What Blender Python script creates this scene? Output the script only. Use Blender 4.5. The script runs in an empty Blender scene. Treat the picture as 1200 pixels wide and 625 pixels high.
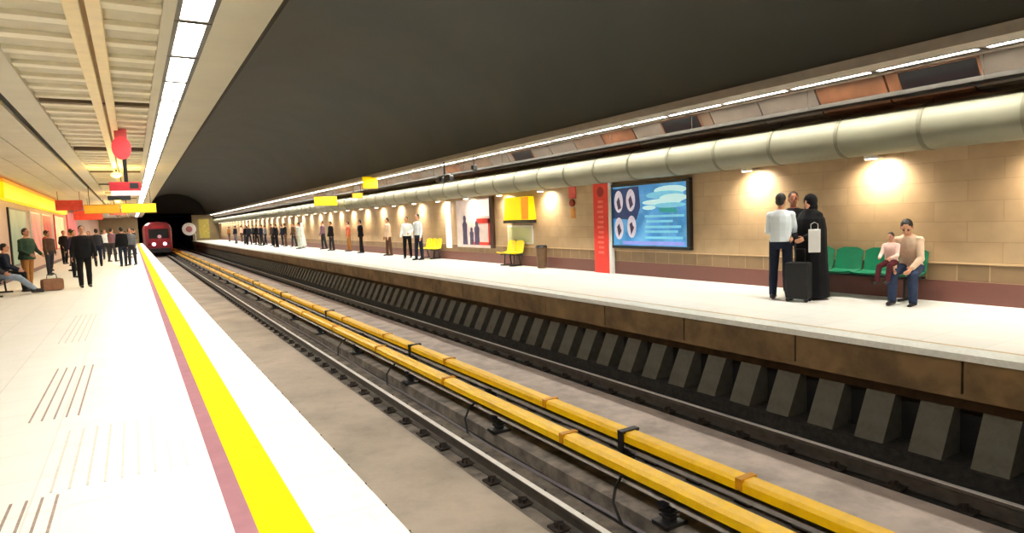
import bpy, bmesh, math, random
from mathutils import Vector, Matrix
random.seed(7)
PI = math.pi
scene = bpy.context.scene
col = scene.collection

# ------------------------------------------------------------------ helpers
def lin(c):
    return tuple(((v/255)/12.92 if v/255 <= .04045 else ((v/255+.055)/1.055)**2.4) for v in c)

_mats = {}
def mat(name, rgb, rough=.6, metal=0., var=.12, scale=6., bump=0., bscale=40., emit=0., spec=.5, dirt=None, dscale=1.5, damt=.5, coat=0.):
    """procedural material: base colour with noise variation, optional dirt patches and bump"""
    if name in _mats: return _mats[name]
    m = bpy.data.materials.new(name); m.use_nodes = True
    nt = m.node_tree; N = nt.nodes; L = nt.links
    b = N['Principled BSDF']
    c = lin(rgb)
    tc = N.new('ShaderNodeTexCoord')
    nz = N.new('ShaderNodeTexNoise'); nz.inputs['Scale'].default_value = scale; nz.inputs['Detail'].default_value = 4
    L.new(tc.outputs['Object'], nz.inputs['Vector'])
    rp = N.new('ShaderNodeValToRGB')
    rp.color_ramp.elements[0].position = .3; rp.color_ramp.elements[1].position = .7
    rp.color_ramp.elements[0].color = tuple(v*(1-var) for v in c)+(1,)
    rp.color_ramp.elements[1].color = tuple(min(1, v*(1+var)) for v in c)+(1,)
    L.new(nz.outputs['Fac'], rp.inputs['Fac'])
    out = rp.outputs['Color']
    if dirt:
        n2 = N.new('ShaderNodeTexNoise'); n2.inputs['Scale'].default_value = dscale; n2.inputs['Detail'].default_value = 6
        n2.inputs['Roughness'].default_value = .65
        L.new(tc.outputs['Object'], n2.inputs['Vector'])
        r2 = N.new('ShaderNodeValToRGB'); r2.color_ramp.elements[0].position = .42; r2.color_ramp.elements[1].position = .68
        r2.color_ramp.elements[0].color = (0, 0, 0, 1); r2.color_ramp.elements[1].color = (damt, damt, damt, 1)
        L.new(n2.outputs['Fac'], r2.inputs['Fac'])
        mx = N.new('ShaderNodeMix'); mx.data_type = 'RGBA'
        L.new(r2.outputs['Color'], mx.inputs['Factor']); L.new(out, mx.inputs['A'])
        mx.inputs['B'].default_value = lin(dirt)+(1,)
        out = mx.outputs['Result']
    L.new(out, b.inputs['Base Color'])
    b.inputs['Roughness'].default_value = rough; b.inputs['Metallic'].default_value = metal
    b.inputs['Specular IOR Level'].default_value = spec
    b.inputs['Coat Weight'].default_value = coat
    if emit:
        b.inputs['Emission Strength'].default_value = emit
        L.new(out, b.inputs['Emission Color'])
    if bump:
        n3 = N.new('ShaderNodeTexNoise'); n3.inputs['Scale'].default_value = bscale; n3.inputs['Detail'].default_value = 3
        L.new(tc.outputs['Object'], n3.inputs['Vector'])
        bp = N.new('ShaderNodeBump'); bp.inputs['Strength'].default_value = bump; bp.inputs['Distance'].default_value = .02
        L.new(n3.outputs['Fac'], bp.inputs['Height']); L.new(bp.outputs['Normal'], b.inputs['Normal'])
    _mats[name] = m
    return m

def brickmat(name, c1, c2, cm, bw, bh, mortar, plane='YZ', rough=.5, offset=.5, var=.1, shift=(0, 0), dirt=None, spec=.5):
    m = bpy.data.materials.new(name); m.use_nodes = True
    nt = m.node_tree; N = nt.nodes; L = nt.links; b = N['Principled BSDF']
    tc = N.new('ShaderNodeTexCoord'); sp = N.new('ShaderNodeSeparateXYZ'); cb = N.new('ShaderNodeCombineXYZ')
    L.new(tc.outputs['Object'], sp.inputs[0])
    ax = {'YZ': ('Y', 'Z'), 'XY': ('X', 'Y'), 'XZ': ('X', 'Z'), 'YX': ('Y', 'X')}[plane]
    for i in (0, 1):
        ad = N.new('ShaderNodeMath'); ad.operation = 'ADD'; ad.inputs[1].default_value = shift[i]
        L.new(sp.outputs[ax[i]], ad.inputs[0]); L.new(ad.outputs[0], cb.inputs[i])
    br = N.new('ShaderNodeTexBrick'); br.offset = offset
    L.new(cb.outputs[0], br.inputs['Vector'])
    br.inputs['Color1'].default_value = lin(c1)+(1,); br.inputs['Color2'].default_value = lin(c2)+(1,)
    br.inputs['Mortar'].default_value = lin(cm)+(1,)
    br.inputs['Scale'].default_value = 1; br.inputs['Brick Width'].default_value = bw; br.inputs['Row Height'].default_value = bh
    br.inputs['Mortar Size'].default_value = mortar; br.inputs['Mortar Smooth'].default_value = .3
    nz = N.new('ShaderNodeTexNoise'); nz.inputs['Scale'].default_value = 3; nz.inputs['Detail'].default_value = 6
    L.new(tc.outputs['Object'], nz.inputs['Vector'])
    rp = N.new('ShaderNodeValToRGB'); rp.color_ramp.elements[0].position = .3; rp.color_ramp.elements[1].position = .7
    lo = 1-var*2
    rp.color_ramp.elements[0].color = (lo, lo, lo, 1); rp.color_ramp.elements[1].color = (1, 1, 1, 1)
    L.new(nz.outputs['Fac'], rp.inputs['Fac'])
    mx = N.new('ShaderNodeMix'); mx.data_type = 'RGBA'; mx.blend_type = 'MULTIPLY'; mx.inputs['Factor'].default_value = 1
    L.new(br.outputs['Color'], mx.inputs['A']); L.new(rp.outputs['Color'], mx.inputs['B'])
    L.new(mx.outputs['Result'], b.inputs['Base Color'])
    b.inputs['Roughness'].default_value = rough; b.inputs['Specular IOR Level'].default_value = spec
    bp = N.new('ShaderNodeBump'); bp.inputs['Strength'].default_value = .25; bp.inputs['Distance'].default_value = .01; bp.invert = True
    L.new(br.outputs['Fac'], bp.inputs['Height']); L.new(bp.outputs['Normal'], b.inputs['Normal'])
    return m

def tag(o, label=None, cat=None, group=None, kind=None):
    if label: o['label'] = label
    if cat: o['category'] = cat
    if group: o['group'] = group
    if kind: o['kind'] = kind
    return o

def thing(name, label, cat, loc=(0, 0, 0), rz=0., group=None):
    o = bpy.data.objects.new(name, None); col.objects.link(o)
    o.location = loc; o.rotation_euler = (0, 0, rz); o.empty_display_size = .2
    return tag(o, label, cat, group)

BLOBS = []
def finish_blobs():
    dg = bpy.context.evaluated_depsgraph_get()
    done = [(o, m, me, name, bpy.data.meshes.new_from_object(o.evaluated_get(dg))) for o, m, me, name in BLOBS]
    for o, m, me, name, me2 in done:
        me2.name = name; o.modifiers.clear(); o.data = me2; bpy.data.meshes.remove(me)
        me2.polygons.foreach_set('use_smooth', [True]*len(me2.polygons))
        me2.materials.clear(); me2.materials.append(m)

class MB:
    def __init__(s): s.v = []; s.f = []
    def add(s, vs, fs):
        k = len(s.v); s.v += [tuple(v) for v in vs]; s.f += [tuple(i+k for i in f) for f in fs]; return s
    def box(s, c, d, bev=0., rot=None):
        hx, hy, hz = d[0]/2, d[1]/2, d[2]/2
        if bev <= 0:
            vs = [Vector((x*hx, y*hy, z*hz)) for x in (-1, 1) for y in (-1, 1) for z in (-1, 1)]
            fs = [(0, 1, 3, 2), (4, 6, 7, 5), (0, 4, 5, 1), (2, 3, 7, 6), (0, 2, 6, 4), (1, 5, 7, 3)]
        else:
            bm = bmesh.new(); bmesh.ops.create_cube(bm, size=1)
            for v in bm.verts: v.co = Vector((v.co.x*d[0], v.co.y*d[1], v.co.z*d[2]))
            bmesh.ops.bevel(bm, geom=bm.edges[:], offset=min(bev, min(d)*.45), segments=2, affect='EDGES', profile=.6)
            vs = [v.co.copy() for v in bm.verts]; bm.verts.index_update()
            fs = [[v.index for v in f.verts] for f in bm.faces]; bm.free()
        if rot is not None: vs = [rot @ v for v in vs]
        return s.add([v+Vector(c) for v in vs], fs)
    def bb(s, x0, x1, y0, y1, z0, z1, bev=0.):
        return s.box(((x0+x1)/2, (y0+y1)/2, (z0+z1)/2), (x1-x0, y1-y0, z1-z0), bev)
    def prism(s, prof, a0, a1, axis='Y', cap=True):
        """extrude closed profile (list of 2D) along an axis"""
        n = len(prof); vs = []
        for a in (a0, a1):
            for p in prof:
                vs.append({'Y': (p[0], a, p[1]), 'X': (a, p[0], p[1]), 'Z': (p[0], p[1], a)}[axis])
        fs = [(i, (i+1) % n, n+(i+1) % n, n+i) for i in range(n)]
        if cap: fs += [tuple(range(n))[::-1], tuple(range(n, 2*n))]
        return s.add(vs, fs)
    def loft(s, rings):
        """rings: list of (centre, ax, ay) -> elliptical sections, capped"""
        n = 12; vs = []; fs = []
        for c, ax, ay in rings:
            for i in range(n):
                a = 2*PI*i/n; vs.append(Vector(c)+ax*math.cos(a)+ay*math.sin(a))
        for r in range(len(rings)-1):
            for i in range(n):
                j = (i+1) % n; fs.append((r*n+i, r*n+j, (r+1)*n+j, (r+1)*n+i))
        fs.append(tuple(range(n))[::-1]); fs.append(tuple((len(rings)-1)*n+i for i in range(n)))
        return s.add(vs, fs)
    def tube(s, pts, r, n=10, r2=None):
        pts = [Vector(p) for p in pts]; rings = []
        for i, p in enumerate(pts):
            t = (pts[min(i+1, len(pts)-1)]-pts[max(i-1, 0)]).normalized()
            u = Vector((0, 0, 1)) if abs(t.z) < .9 else Vector((0, 1, 0))
            a = t.cross(u).normalized(); b = t.cross(a).normalized()
            rr = r if r2 is None else r+(r2-r)*i/max(1, len(pts)-1)
            rings.append((p, a*rr, b*rr))
        vs = []; fs = []
        for c, a, b in rings:
            for i in range(n):
                w = 2*PI*i/n; vs.append(c+a*math.cos(w)+b*math.sin(w))
        for k in range(len(rings)-1):
            for i in range(n):
                j = (i+1) % n; fs.append((k*n+i, k*n+j, (k+1)*n+j, (k+1)*n+i))
        fs.append(tuple(range(n))[::-1]); fs.append(tuple((len(rings)-1)*n+i for i in range(n)))
        return s.add(vs, fs)
    def ell(s, c, r, rot=None, nu=12, nv=8):
        c = Vector(c); vs = []; fs = []
        for j in range(1, nv):
            th = PI*j/nv
            for i in range(nu):
                a = 2*PI*i/nu
                v = Vector((r[0]*math.sin(th)*math.cos(a), r[1]*math.sin(th)*math.sin(a), r[2]*math.cos(th)))
                vs.append(v)
        vs.append(Vector((0, 0, r[2]))); vs.append(Vector((0, 0, -r[2])))
        for j in range(nv-2):
            for i in range(nu):
                k = (i+1) % nu; fs.append((j*nu+i, (j+1)*nu+i, (j+1)*nu+k, j*nu+k))
        t, b = len(vs)-2, len(vs)-1
        for i in range(nu):
            k = (i+1) % nu; fs.append((t, i, k)); fs.append((b, (nv-2)*nu+k, (nv-2)*nu+i))
        if rot is not None: vs = [rot @ v for v in vs]
        return s.add([v+c for v in vs], fs)
    def capsule(s, a, b, ra, rb):
        a = Vector(a); b = Vector(b); t = (b-a)
        if t.length < 1e-5: return s.ell(a, (ra, ra, ra))
        t.normalize(); u = Vector((1, 0, 0)) if abs(t.x) < .9 else Vector((0, 1, 0))
        x = t.cross(u).normalized(); y = t.cross(x)
        R = []
        for k in (80, 50, 20): R.append((a-t*ra*math.sin(math.radians(k)), x*ra*math.cos(math.radians(k)), y*ra*math.cos(math.radians(k))))
        for k in (20, 50, 80): R.append((b+t*rb*math.sin(math.radians(k)), x*rb*math.cos(math.radians(k)), y*rb*math.cos(math.radians(k))))
        return s.loft(R)
    def mesh(s, name, smooth=False):
        me = bpy.data.meshes.new(name); me.from_pydata(s.v, [], s.f); me.validate()
        bm = bmesh.new(); bm.from_mesh(me); bmesh.ops.recalc_face_normals(bm, faces=bm.faces[:]); bm.to_mesh(me); bm.free()
        if smooth:
            me.polygons.foreach_set('use_smooth', [True]*len(me.polygons))
            try: me.set_sharp_from_angle(angle=math.radians(38))
            except Exception: pass
        return me
    def build(s, name, m, parent=None, smooth=False, loc=None):
        me = s.mesh(name, smooth); o = bpy.data.objects.new(name, me); col.objects.link(o)
        if m: me.materials.append(m)
        if parent: o.parent = parent
        if loc: o.location = loc
        return o
    def blob(s, name, m, parent, voxel, smooth_it=4):
        """union of the closed pieces as one continuous skin"""
        me = s.mesh(name); o = bpy.data.objects.new(name, me); col.objects.link(o)
        r = o.modifiers.new('r', 'REMESH'); r.mode = 'VOXEL'; r.voxel_size = voxel; r.use_smooth_shade = True
        k = o.modifiers.new('s', 'SMOOTH'); k.iterations = smooth_it; k.factor = .5
        if parent: o.parent = parent
        BLOBS.append((o, m, me, name))
        return o

def struct(name, mb, m, smooth=False):
    o = mb.build(name, m, None, smooth); o['kind'] = 'structure'; return o

def copy_tree(o, parent=None):
    c = o.copy(); col.objects.link(c); c.parent = parent
    for ch in list(o.children): copy_tree(ch, c)
    return c

# ------------------------------------------------------------------ materials
M_floor = brickmat('white_stone_paving', (243, 243, 238), (239, 239, 233), (222, 222, 214), .6, .6, .006, 'XY', rough=.42, offset=0, var=.02)
M_edge = mat('speckled_edge_stone', (234, 237, 231), .55, var=.07, scale=30, dirt=(200, 206, 200), dscale=6, damt=.4)
M_yel = mat('yellow_safety_paint', (244, 212, 6), .85, var=.05, scale=12, spec=.1)
M_pink = mat('mauve_strip', (172, 122, 132), .85, var=.06, spec=.1)
M_tact = mat('tactile_groove', (160, 140, 128), .7, var=.2, scale=20)
M_tact2 = mat('tactile_groove_pale', (214, 208, 200), .7, var=.1, scale=20)
M_conc = mat('track_concrete', (184, 168, 152), .85, var=.14, scale=2.2, bump=.4, bscale=9, dirt=(98, 90, 80), dscale=1.1, damt=.55)
M_conc2 = mat('track_concrete_pale', (192, 176, 166), .85, var=.13, scale=3, bump=.3, bscale=12, dirt=(110, 100, 95), dscale=1.6, damt=.5)
M_grime = mat('oily_track_concrete', (122, 112, 102), .8, var=.35, scale=5, bump=.5, bscale=14, dirt=(58, 52, 50), dscale=3, damt=.8)
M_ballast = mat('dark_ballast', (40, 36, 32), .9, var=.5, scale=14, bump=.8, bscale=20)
M_rail = mat('worn_rail_steel', (96, 90, 84), .4, .7, var=.2, scale=8)
M_railtop = mat('polished_rail_head', (236, 232, 226), .5, .35, var=.08, scale=8)
M_clip = mat('rusty_fastener', (52, 42, 36), .7, .3, var=.3, scale=20)
M_cover = mat('yellow_rail_cover', (255, 200, 4), .4, var=.06, scale=3, dirt=(206, 140, 20), dscale=5, damt=.3)
M_insul = mat('black_insulator', (24, 22, 24), .5, var=.2)
M_cable = mat('black_cable', (20, 19, 22), .5, var=.2)
M_cablep = mat('grey_cable', (120, 112, 118), .5, var=.1)
M_fascia = mat('brown_fascia_concrete', (120, 96, 62), .7, var=.22, scale=2.5, dirt=(62, 46, 30), dscale=1.8, damt=.7)
M_joint = mat('dark_joint', (28, 22, 16), .9)
M_butt = mat('grey_buttress_concrete', (96, 92, 82), .85, var=.15, scale=5, dirt=(60, 56, 48), dscale=4, damt=.5)
M_dark = mat('dark_wall', (26, 24, 22), .9, var=.3)  # near-black colour for trench recess, channel and tunnel surfaces
M_vault = mat('dark_vault_plaster', (78, 78, 73), .75, var=.1, scale=.5, dirt=(66, 74, 78), dscale=.35, damt=.5)
M_wallR = brickmat('beige_stone_tiles', (192, 166, 130), (182, 155, 119), (168, 142, 108), .9, .3, .005, 'YZ', rough=.45, var=.08)
M_band = brickmat('tan_band_tiles', (152, 126, 94), (132, 108, 78), (170, 144, 110), .42, .26, .012, 'YZ', rough=.45, offset=0, var=.1, shift=(0, -.06))
M_ledge = mat('pale_ledge_stone', (206, 178, 138), .5, var=.06)
M_maroon = mat('maroon_plinth_stone', (112, 70, 62), .45, var=.12, scale=2, dirt=(88, 54, 48), dscale=2, damt=.5)
M_ceil = mat('beige_ceiling_panel', (204, 198, 178), .6, var=.05, scale=1.5)
M_slat = mat('pale_ceiling_slat', (238, 232, 210), .5, var=.05)
M_beam = mat('cream_ceiling_beam', (246, 226, 180), .5, var=.05)
M_slot = mat('dark_ceiling_slot', (40, 36, 30), .8)
M_duct = mat('galvanised_duct', (126, 124, 106), .55, .1, var=.1, scale=1.2)
M_ring = mat('duct_band', (104, 100, 82), .55, .2, var=.1)
M_brown = mat('brown_soffit', (120, 92, 70), .6, var=.25, scale=1.4, dirt=(158, 96, 58), dscale=.8, damt=.6)
M_tray = mat('grey_cable_tray', (72, 68, 62), .5, .5, var=.15)
M_frame = mat('black_powder_coat', (22, 23, 26), .35, var=.1)
M_white = mat('white_enamel', (232, 232, 228), .35, var=.03)
M_steel = mat('brushed_steel', (150, 150, 148), .35, .9, var=.08)
M_red = mat('red_panel', (222, 52, 42), .4, var=.06)
M_green = mat('green_plastic', (10, 104, 72), .35, var=.12)
M_yplast = mat('yellow_plastic', (236, 214, 22), .35, var=.08)
M_ysign = mat('lit_yellow_sign', (255, 224, 0), .4, var=.03, emit=.5)
M_osign = mat('lit_orange_sign', (240, 150, 30), .4, var=.08, emit=.5)
M_lightpanel = mat('fluorescent_diffuser', (255, 252, 242), .4, var=0, emit=34)
M_lamp = mat('lamp_glass', (255, 244, 224), .3, var=0, emit=14)
M_glass = mat('dark_glass', (18, 20, 26), .08, var=.05, spec=.8)
M_train = mat('dark_red_train_paint', (128, 8, 30), .35, var=.1)
M_head = mat('train_headlight', (255, 200, 205), .3, var=0, emit=6)
M_skin = mat('skin', (196, 142, 112), .55, var=.05, scale=10)
M_skin2 = mat('skin_tan', (150, 92, 66), .55, var=.06, scale=10)
M_hair = mat('black_hair', (22, 17, 15), .55, var=.3, scale=40)
M_hairb = mat('brown_hair', (52, 34, 24), .55, var=.3, scale=40)
M_shoe = mat('black_leather', (22, 20, 20), .35, var=.1)
M_eye = mat('dark_eye', (20, 14, 12), .2)
M_lip = mat('lip', (140, 76, 68), .5)
def cloth(name, rgb, var=.1): return mat(name+'_cloth', rgb, .85, var=var, scale=9, bump=.15, bscale=30, spec=.2)

Y0, Y1 = -4., 97.
# ------------------------------------------------------------------ platforms
XE, XR, XW, XL = 1.05, 6.97, 10.45, -3.6
CZ = 3.4
struct('floor', MB().bb(XL, .33, Y0, Y1, -.3, 0), M_floor)
tr = MB().bb(.33, .43, Y0, Y1, -.3, .001); struct('trim_1', tr, M_pink)
tr = MB().bb(.43, .66, Y0, Y1, -.3, .002); struct('trim_2', tr, M_yel)
ed = MB()
y = Y0
while y < Y1:
    ed.bb(.66, XE, y+.002, min(y+.598, Y1), -.3, 0); y += .6
struct('floor_edge', ed, M_edge)
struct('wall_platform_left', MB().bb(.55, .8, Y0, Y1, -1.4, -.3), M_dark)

def tactile(x0, x1, y0, y1, n, m, k, w=.014, rows=1):
    b = MB(); L = (y1-y0)/rows
    for r in range(rows):
        for i in range(n):
            x = x0+(x1-x0)*(i+.5)/n
            b.bb(x-w/2, x+w/2, y0+r*L+.03, y0+(r+1)*L-.03, 0, .003)
    struct('trim_%d' % k, b, m)
tactile(-.86, -.45, 6.25, 8.65, 5, M_tact, 3)
tactile(-.56, .24, 4.45, 5.85, 9, M_tact2, 4)
tactile(-.80, -.44, 3.2, 4.45, 5, M_tact, 5)
tactile(-1.02, -.64, 10.6, 14.1, 5, M_tact2, 6)

struct('floor_right', MB().bb(XR+.32, XW, Y0, Y1, -.3, 0), M_floor)
struct('trim_7', MB().bb(XR+.27, XR+.32, Y0, Y1, -.3, .001), mat('tan_edge_line', (206, 182, 140), .5))
struct('floor_edge_right', MB().bb(XR-.06, XR+.27, Y0, Y1, -.07, 0), M_edge)
# fascia panels of the right platform with open joints
fa = MB(); y = 3.02-1.85*3
while y < Y1:
    fa.bb(XR, XR+.12, max(y, Y0)+.012, min(y+1.85, Y1)-.012, -.42, -.075); y += 1.85
struct('wall_platform_right', fa, M_fascia)
struct('wall_platform_right_backing', MB().bb(XR+.1, XR+.27, Y0, Y1, -.4, -.075), M_joint)
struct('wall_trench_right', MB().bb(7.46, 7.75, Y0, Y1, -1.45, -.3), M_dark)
struct('ceiling_trench', MB().bb(XR+.02, 7.75, Y0, Y1, -.47, -.42), M_fascia)

# ------------------------------------------------------------------ track bed
ZB = -1.31
struct('floor_trackbed', MB().bb(.6, 3.0, Y0, 110, -1.6, ZB), M_conc)
struct('floor_trackbed_middle', MB().bb(3.0, 3.6, Y0, 110, -1.6, ZB-.002), M_grime)
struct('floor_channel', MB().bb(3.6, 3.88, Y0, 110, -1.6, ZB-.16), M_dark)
struct('floor_trackbed_centre', MB().bb(3.88, 4.86, Y0, 110, -1.6, ZB), M_grime)
struct('floor_trackbed_right', MB().bb(4.86, 6.2, Y0, 110, -1.6, ZB+.012), M_conc2)
struct('floor_trackbed_far', MB().bb(6.2, 7.6, Y0, 110, -1.6, ZB-.02), M_ballast)

def rail(x, label):
    t = thing('running_rail', label, 'rail', (x, 0, ZB))
    w, h = .075, .16
    prof = [(-w, 0), (w, 0), (w, .012), (.012, .03), (.012, .11), (.035, .125), (.035, h-.006), (-.035, h-.006), (-.035, .125), (-.012, .11), (-.012, .03), (-w, .012)]
    MB().prism(prof, Y0, 108).build('rail_web', M_rail, t)
    MB().bb(-.03, .03, Y0, 108, h-.0065, h, .003).build('rail_head', M_railtop, t)
    proto = None; n = 0; rest = MB(); y = .2
    while y < 96:
        if n < 100:
            if proto is None:
                f = MB().bb(-.19, .19, -.09, .09, .0, .022, .006)
                for s in (-1, 1):
                    f.tube([(s*.13, -.05, .02), (s*.13, -.05, .05), (s*.075, 0, .055), (s*.13, .05, .05), (s*.13, .05, .02)], .012, 6)
                    f.tube([(s*.15, 0, .02), (s*.15, 0, .075)], .014, 6)
                o = f.build('fastener', M_clip, t); proto = o
            else:
                o = proto.copy(); col.objects.link(o); o.parent = t
            o.location = (0, y, 0)
        else:
            rest.bb(-.19, .19, y-.09, y+.09, 0, .05)
        n += 1; y += .62
    if rest.v:
        o = rest.build('fastener', M_clip, t); o['kind'] = 'stuff'
    return t
rail(1.77, 'steel running rail tucked nearest the left platform edge')
rail(3.22, 'shiny steel running rail left of the yellow covered rails')
rail(4.98, 'steel running rail just right of the yellow covered rails')
rail(6.42, 'steel running rail nearest the far platform and grey buttresses')

def third_rail(x, label, seg, y_off):
    t = thing('conductor_rail', label, 'covered rail', (x, 0, ZB))
    MB().prism([(-.05, .2), (.05, .2), (.03, .22), (.012, .24), (.012, .29), (.035, .3), (.035, .33), (-.035, .33), (-.035, .3), (-.012, .29), (-.012, .24), (-.03, .22)], Y0, 100).build('steel_rail', M_rail, t)
    y = Y0+y_off; k = 0
    while y < 99:
        e = min(y+seg-.035, 100)
        w = .095; zt = .415; zb = .31
        prof = [(-w, zb), (-w, zt-.03), (-w+.03, zt), (w-.03, zt), (w, zt-.03), (w, zb), (w-.012, zb), (w-.012, zt-.035), (w-.035, zt-.012), (-w+.035, zt-.012), (-w+.012, zt-.035), (-w+.012, zb)]
        MB().prism(prof, y, e).build('cover', M_cover, t)
        # black joint saddle between two cover lengths
        MB().bb(-w-.012, w+.012, e-.02, e+.05, zb+.01, zt+.012, .004).build('joint_strap', mat('dark_yellow_strap', (206, 142, 14), .5, var=.15), t)
        b = MB(); ym = y+seg/2
        b.bb(-.13, .13, ym-.1, ym+.1, 0, .04, .008); b.bb(-.04, .04, ym-.05, ym+.05, .03, .2)
        for q in (.07, .11, .15): b.bb(-.065, .065, ym-.07, ym+.07, q, q+.018, .005)
        b.bb(-.12, .12, ym-.04, ym+.04, .19, .215); 
        if x > 4.2 and k % 2 == 0: b.bb(-.125, -.1, ym-.04, ym+.04, .2, .4); b.bb(-.125, .125, ym-.04, ym+.04, .4, .43)
        b.build('support_bracket', M_insul, t)
        y += seg; k += 1
    return t
third_rail(3.98, 'yellow covered conductor rail nearer the camera and left platform', 3.1, .3)
third_rail(4.56, 'yellow covered conductor rail farther from camera, beside pale concrete strip', 3.1, 1.5)

# cables in the channel and loops up to the covers
def wig(x, z, amp, seed, y0=Y0, y1=96, step=1.1):
    r = random.Random(seed); P = []; y = y0
    while y < y1:
        P.append((x+r.uniform(-amp, amp), y, z+r.uniform(-.006, .012))); y += step
    return P
tag(MB().tube(wig(3.68, ZB-.13, .03, 1), .024, 6).build('cable', M_cable, smooth=True), 'thick black cable in the channel closest to shiny running rail', 'cable')
tag(MB().tube(wig(3.8, ZB-.13, .03, 2), .02, 6).build('cable', M_cablep, smooth=True), 'pale grey cable lying in the dark channel beneath yellow covers', 'cable')
tag(MB().tube(wig(4.27, ZB+.03, .03, 3), .026, 6).build('cable', M_cable, smooth=True), 'black cable running between the two yellow covered rails', 'cable')
k = 0
for yy in (4.6, 7.7, 10.8, 13.9):
    tag(MB().tube([(3.64, yy-.5, ZB-.1), (3.64, yy-.3, ZB-.03), (3.7, yy-.1, ZB+.1), (3.82, yy, ZB+.2), (3.93, yy+.05, ZB+.24)], .016, 6).build('feeder_cable', M_cable, smooth=True),
        'black feeder cable looping up from channel to near conductor rail', 'cable', 'feeder cables to the near conductor rail')

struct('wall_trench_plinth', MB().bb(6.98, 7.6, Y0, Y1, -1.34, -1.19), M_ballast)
struct('wall_trench_beam', MB().bb(7.3, 7.6, Y0, Y1, -.66, -.42), mat('dark_brown_beam', (74, 58, 40), .8, var=.3))
# concrete buttresses under the far platform
bt0 = None; k = 0
y = 2.21-.6*8
while y < 92:
    if bt0 is None:
        prof = [(7.06, -1.2), (7.5, -1.2), (7.5, -.6), (7.36, -.6), (7.33, -.66)]
        b = MB().prism([(p[0]-7.2, p[1]+1.33) for p in prof], -.165, .165)
        bt0 = b.build('buttress', M_butt); o = bt0
        tag(o, 'sloping grey concrete buttress in row beneath far platform edge', 'buttress', 'concrete buttresses under the far platform')
    else:
        o = bt0.copy(); col.objects.link(o)
    o.location = (7.2, y, -1.33); y += .6

# ------------------------------------------------------------------ walls
struct('wall_right', MB().bb(XW, XW+.25, Y0, Y1, .60, 3.6), M_wallR)
struct('wall_right_band', MB().bb(XW-.006, XW+.25, Y0, Y1, .32, .575), M_band)
struct('trim_8', MB().bb(XW-.02, XW+.25, Y0, Y1, .575, .60, .004), M_ledge)
struct('baseboard_right', MB().bb(XW-.03, XW+.25, Y0, Y1, -.3, .32, .006), M_maroon)
struct('wall_left', MB().bb(XL-.25, XL, Y0, Y1, -.3, 3.6), mat('rosy_beige_wall', (206, 172, 150), .5, var=.08, scale=1.2))
struct('baseboard_left', MB().bb(XL, XL+.02, Y0, Y1, 0, .14), M_maroon)

# end wall of the station with two track portals and the tunnel beyond
ew = MB(); ew.bb(XL, 1.0, Y1, Y1+.3, -.3, 3.5); ew.bb(7.1, XW+.2, Y1, Y1+.3, -1.6, 3.5); 
struct('wall_end_top', MB().bb(XL, XW+.2, Y1, Y1+.3, 3.5, 8), mat('dark_end_wall', (44, 40, 36), .9, var=.2))  # upper end wall, coloured darker than the wall below
struct('wall_end', ew, mat('end_wall_render', (150, 130, 96), .7, var=.12, scale=1))
tn = MB(); tn.bb(.7, 1.0, Y1, 112, -1.6, 3.7); tn.bb(7.1, 7.4, Y1+.3, 112, -1.6, 3.7); tn.bb(.7, 7.4, Y1, 112, 3.5, 3.8); tn.bb(.7, 7.4, 112, 112.3, -1.6, 3.8)
struct('wall_tunnel', tn, M_dark)
struct('wall_back', MB().bb(XL-.2, XW+.2, Y0-.3, Y0, -1.6, 8), mat('back_wall_render', (190, 180, 160), .7))

# ------------------------------------------------------------------ canopies / ceiling
CE = 1.23
cb = MB()
cb.bb(.78, CE, Y0, Y1, CZ, CZ+.12); cb.bb(.36, .46, Y0, Y1, CZ, CZ+.12)
cb.bb(.46, .78, Y0, Y1, CZ+.1, CZ+.2)
struct('ceiling_edge', cb, M_ceil)
struct('trim_9', MB().bb(CE, CE+.03, Y0, Y1, CZ-.02, CZ+.2), M_slot)
# slatted bays of the left canopy
sl = MB(); y = Y0
while y < Y1:
    sl.bb(-.09, .36, y, y+.17, CZ+.03, CZ+.08); sl.bb(-1.02, -.36, y, y+.17, CZ+.03, CZ+.08); y += .65
struct('ceiling_slats', sl, M_slat)
struct('ceiling', MB().bb(XL, CE, Y0, Y1, CZ+.2, CZ+.35), M_ceil)
bk = MB().bb(-1.02, .36, Y0, Y1, CZ+.075, CZ+.2); struct('ceiling_bay', bk, mat('ceiling_bay_panel', (208, 200, 176), .7, var=.06))
bm_ = MB(); bm_.bb(-.36, -.24, Y0, Y1, CZ-.05, CZ+.12, .01); bm_.bb(-.2, -.09, Y0, Y1, CZ-.05, CZ+.12, .01)
struct('trim_10', bm_, M_beam)
struct('trim_11', MB().bb(-.24, -.2, Y0, Y1, CZ+.02, CZ+.12), mat('brown_gap', (160, 130, 92), .7))
struct('ceiling_side', MB().bb(-1.36, -1.02, Y0, Y1, CZ-.01, CZ+.12, .01), M_ceil)
struct('trim_12', MB().bb(-1.47, -1.36, Y0, Y1, CZ+.05, CZ+.15), M_slot)
ts = MB(); y = Y0
while y < Y1:
    for x in (-3.6, -3.07, -2.54, -2.0): ts.bb(x+.005, min(x+.525, -1.47), y+.004, y+.596, CZ-.02, CZ+.05)
    y += .6
struct('ceiling_tiles', ts, M_ceil)
# cross joints in the slats
cj = MB()
for yy in (5.0, 11.2, 17.4, 23.6, 29.8, 36, 42.2, 54.6, 67): cj.bb(-1.0, .36, yy, yy+.14, CZ-.005, CZ+.1)
struct('trim_13', cj, mat('bronze_cross_joint', (96, 78, 54), .6))

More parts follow.
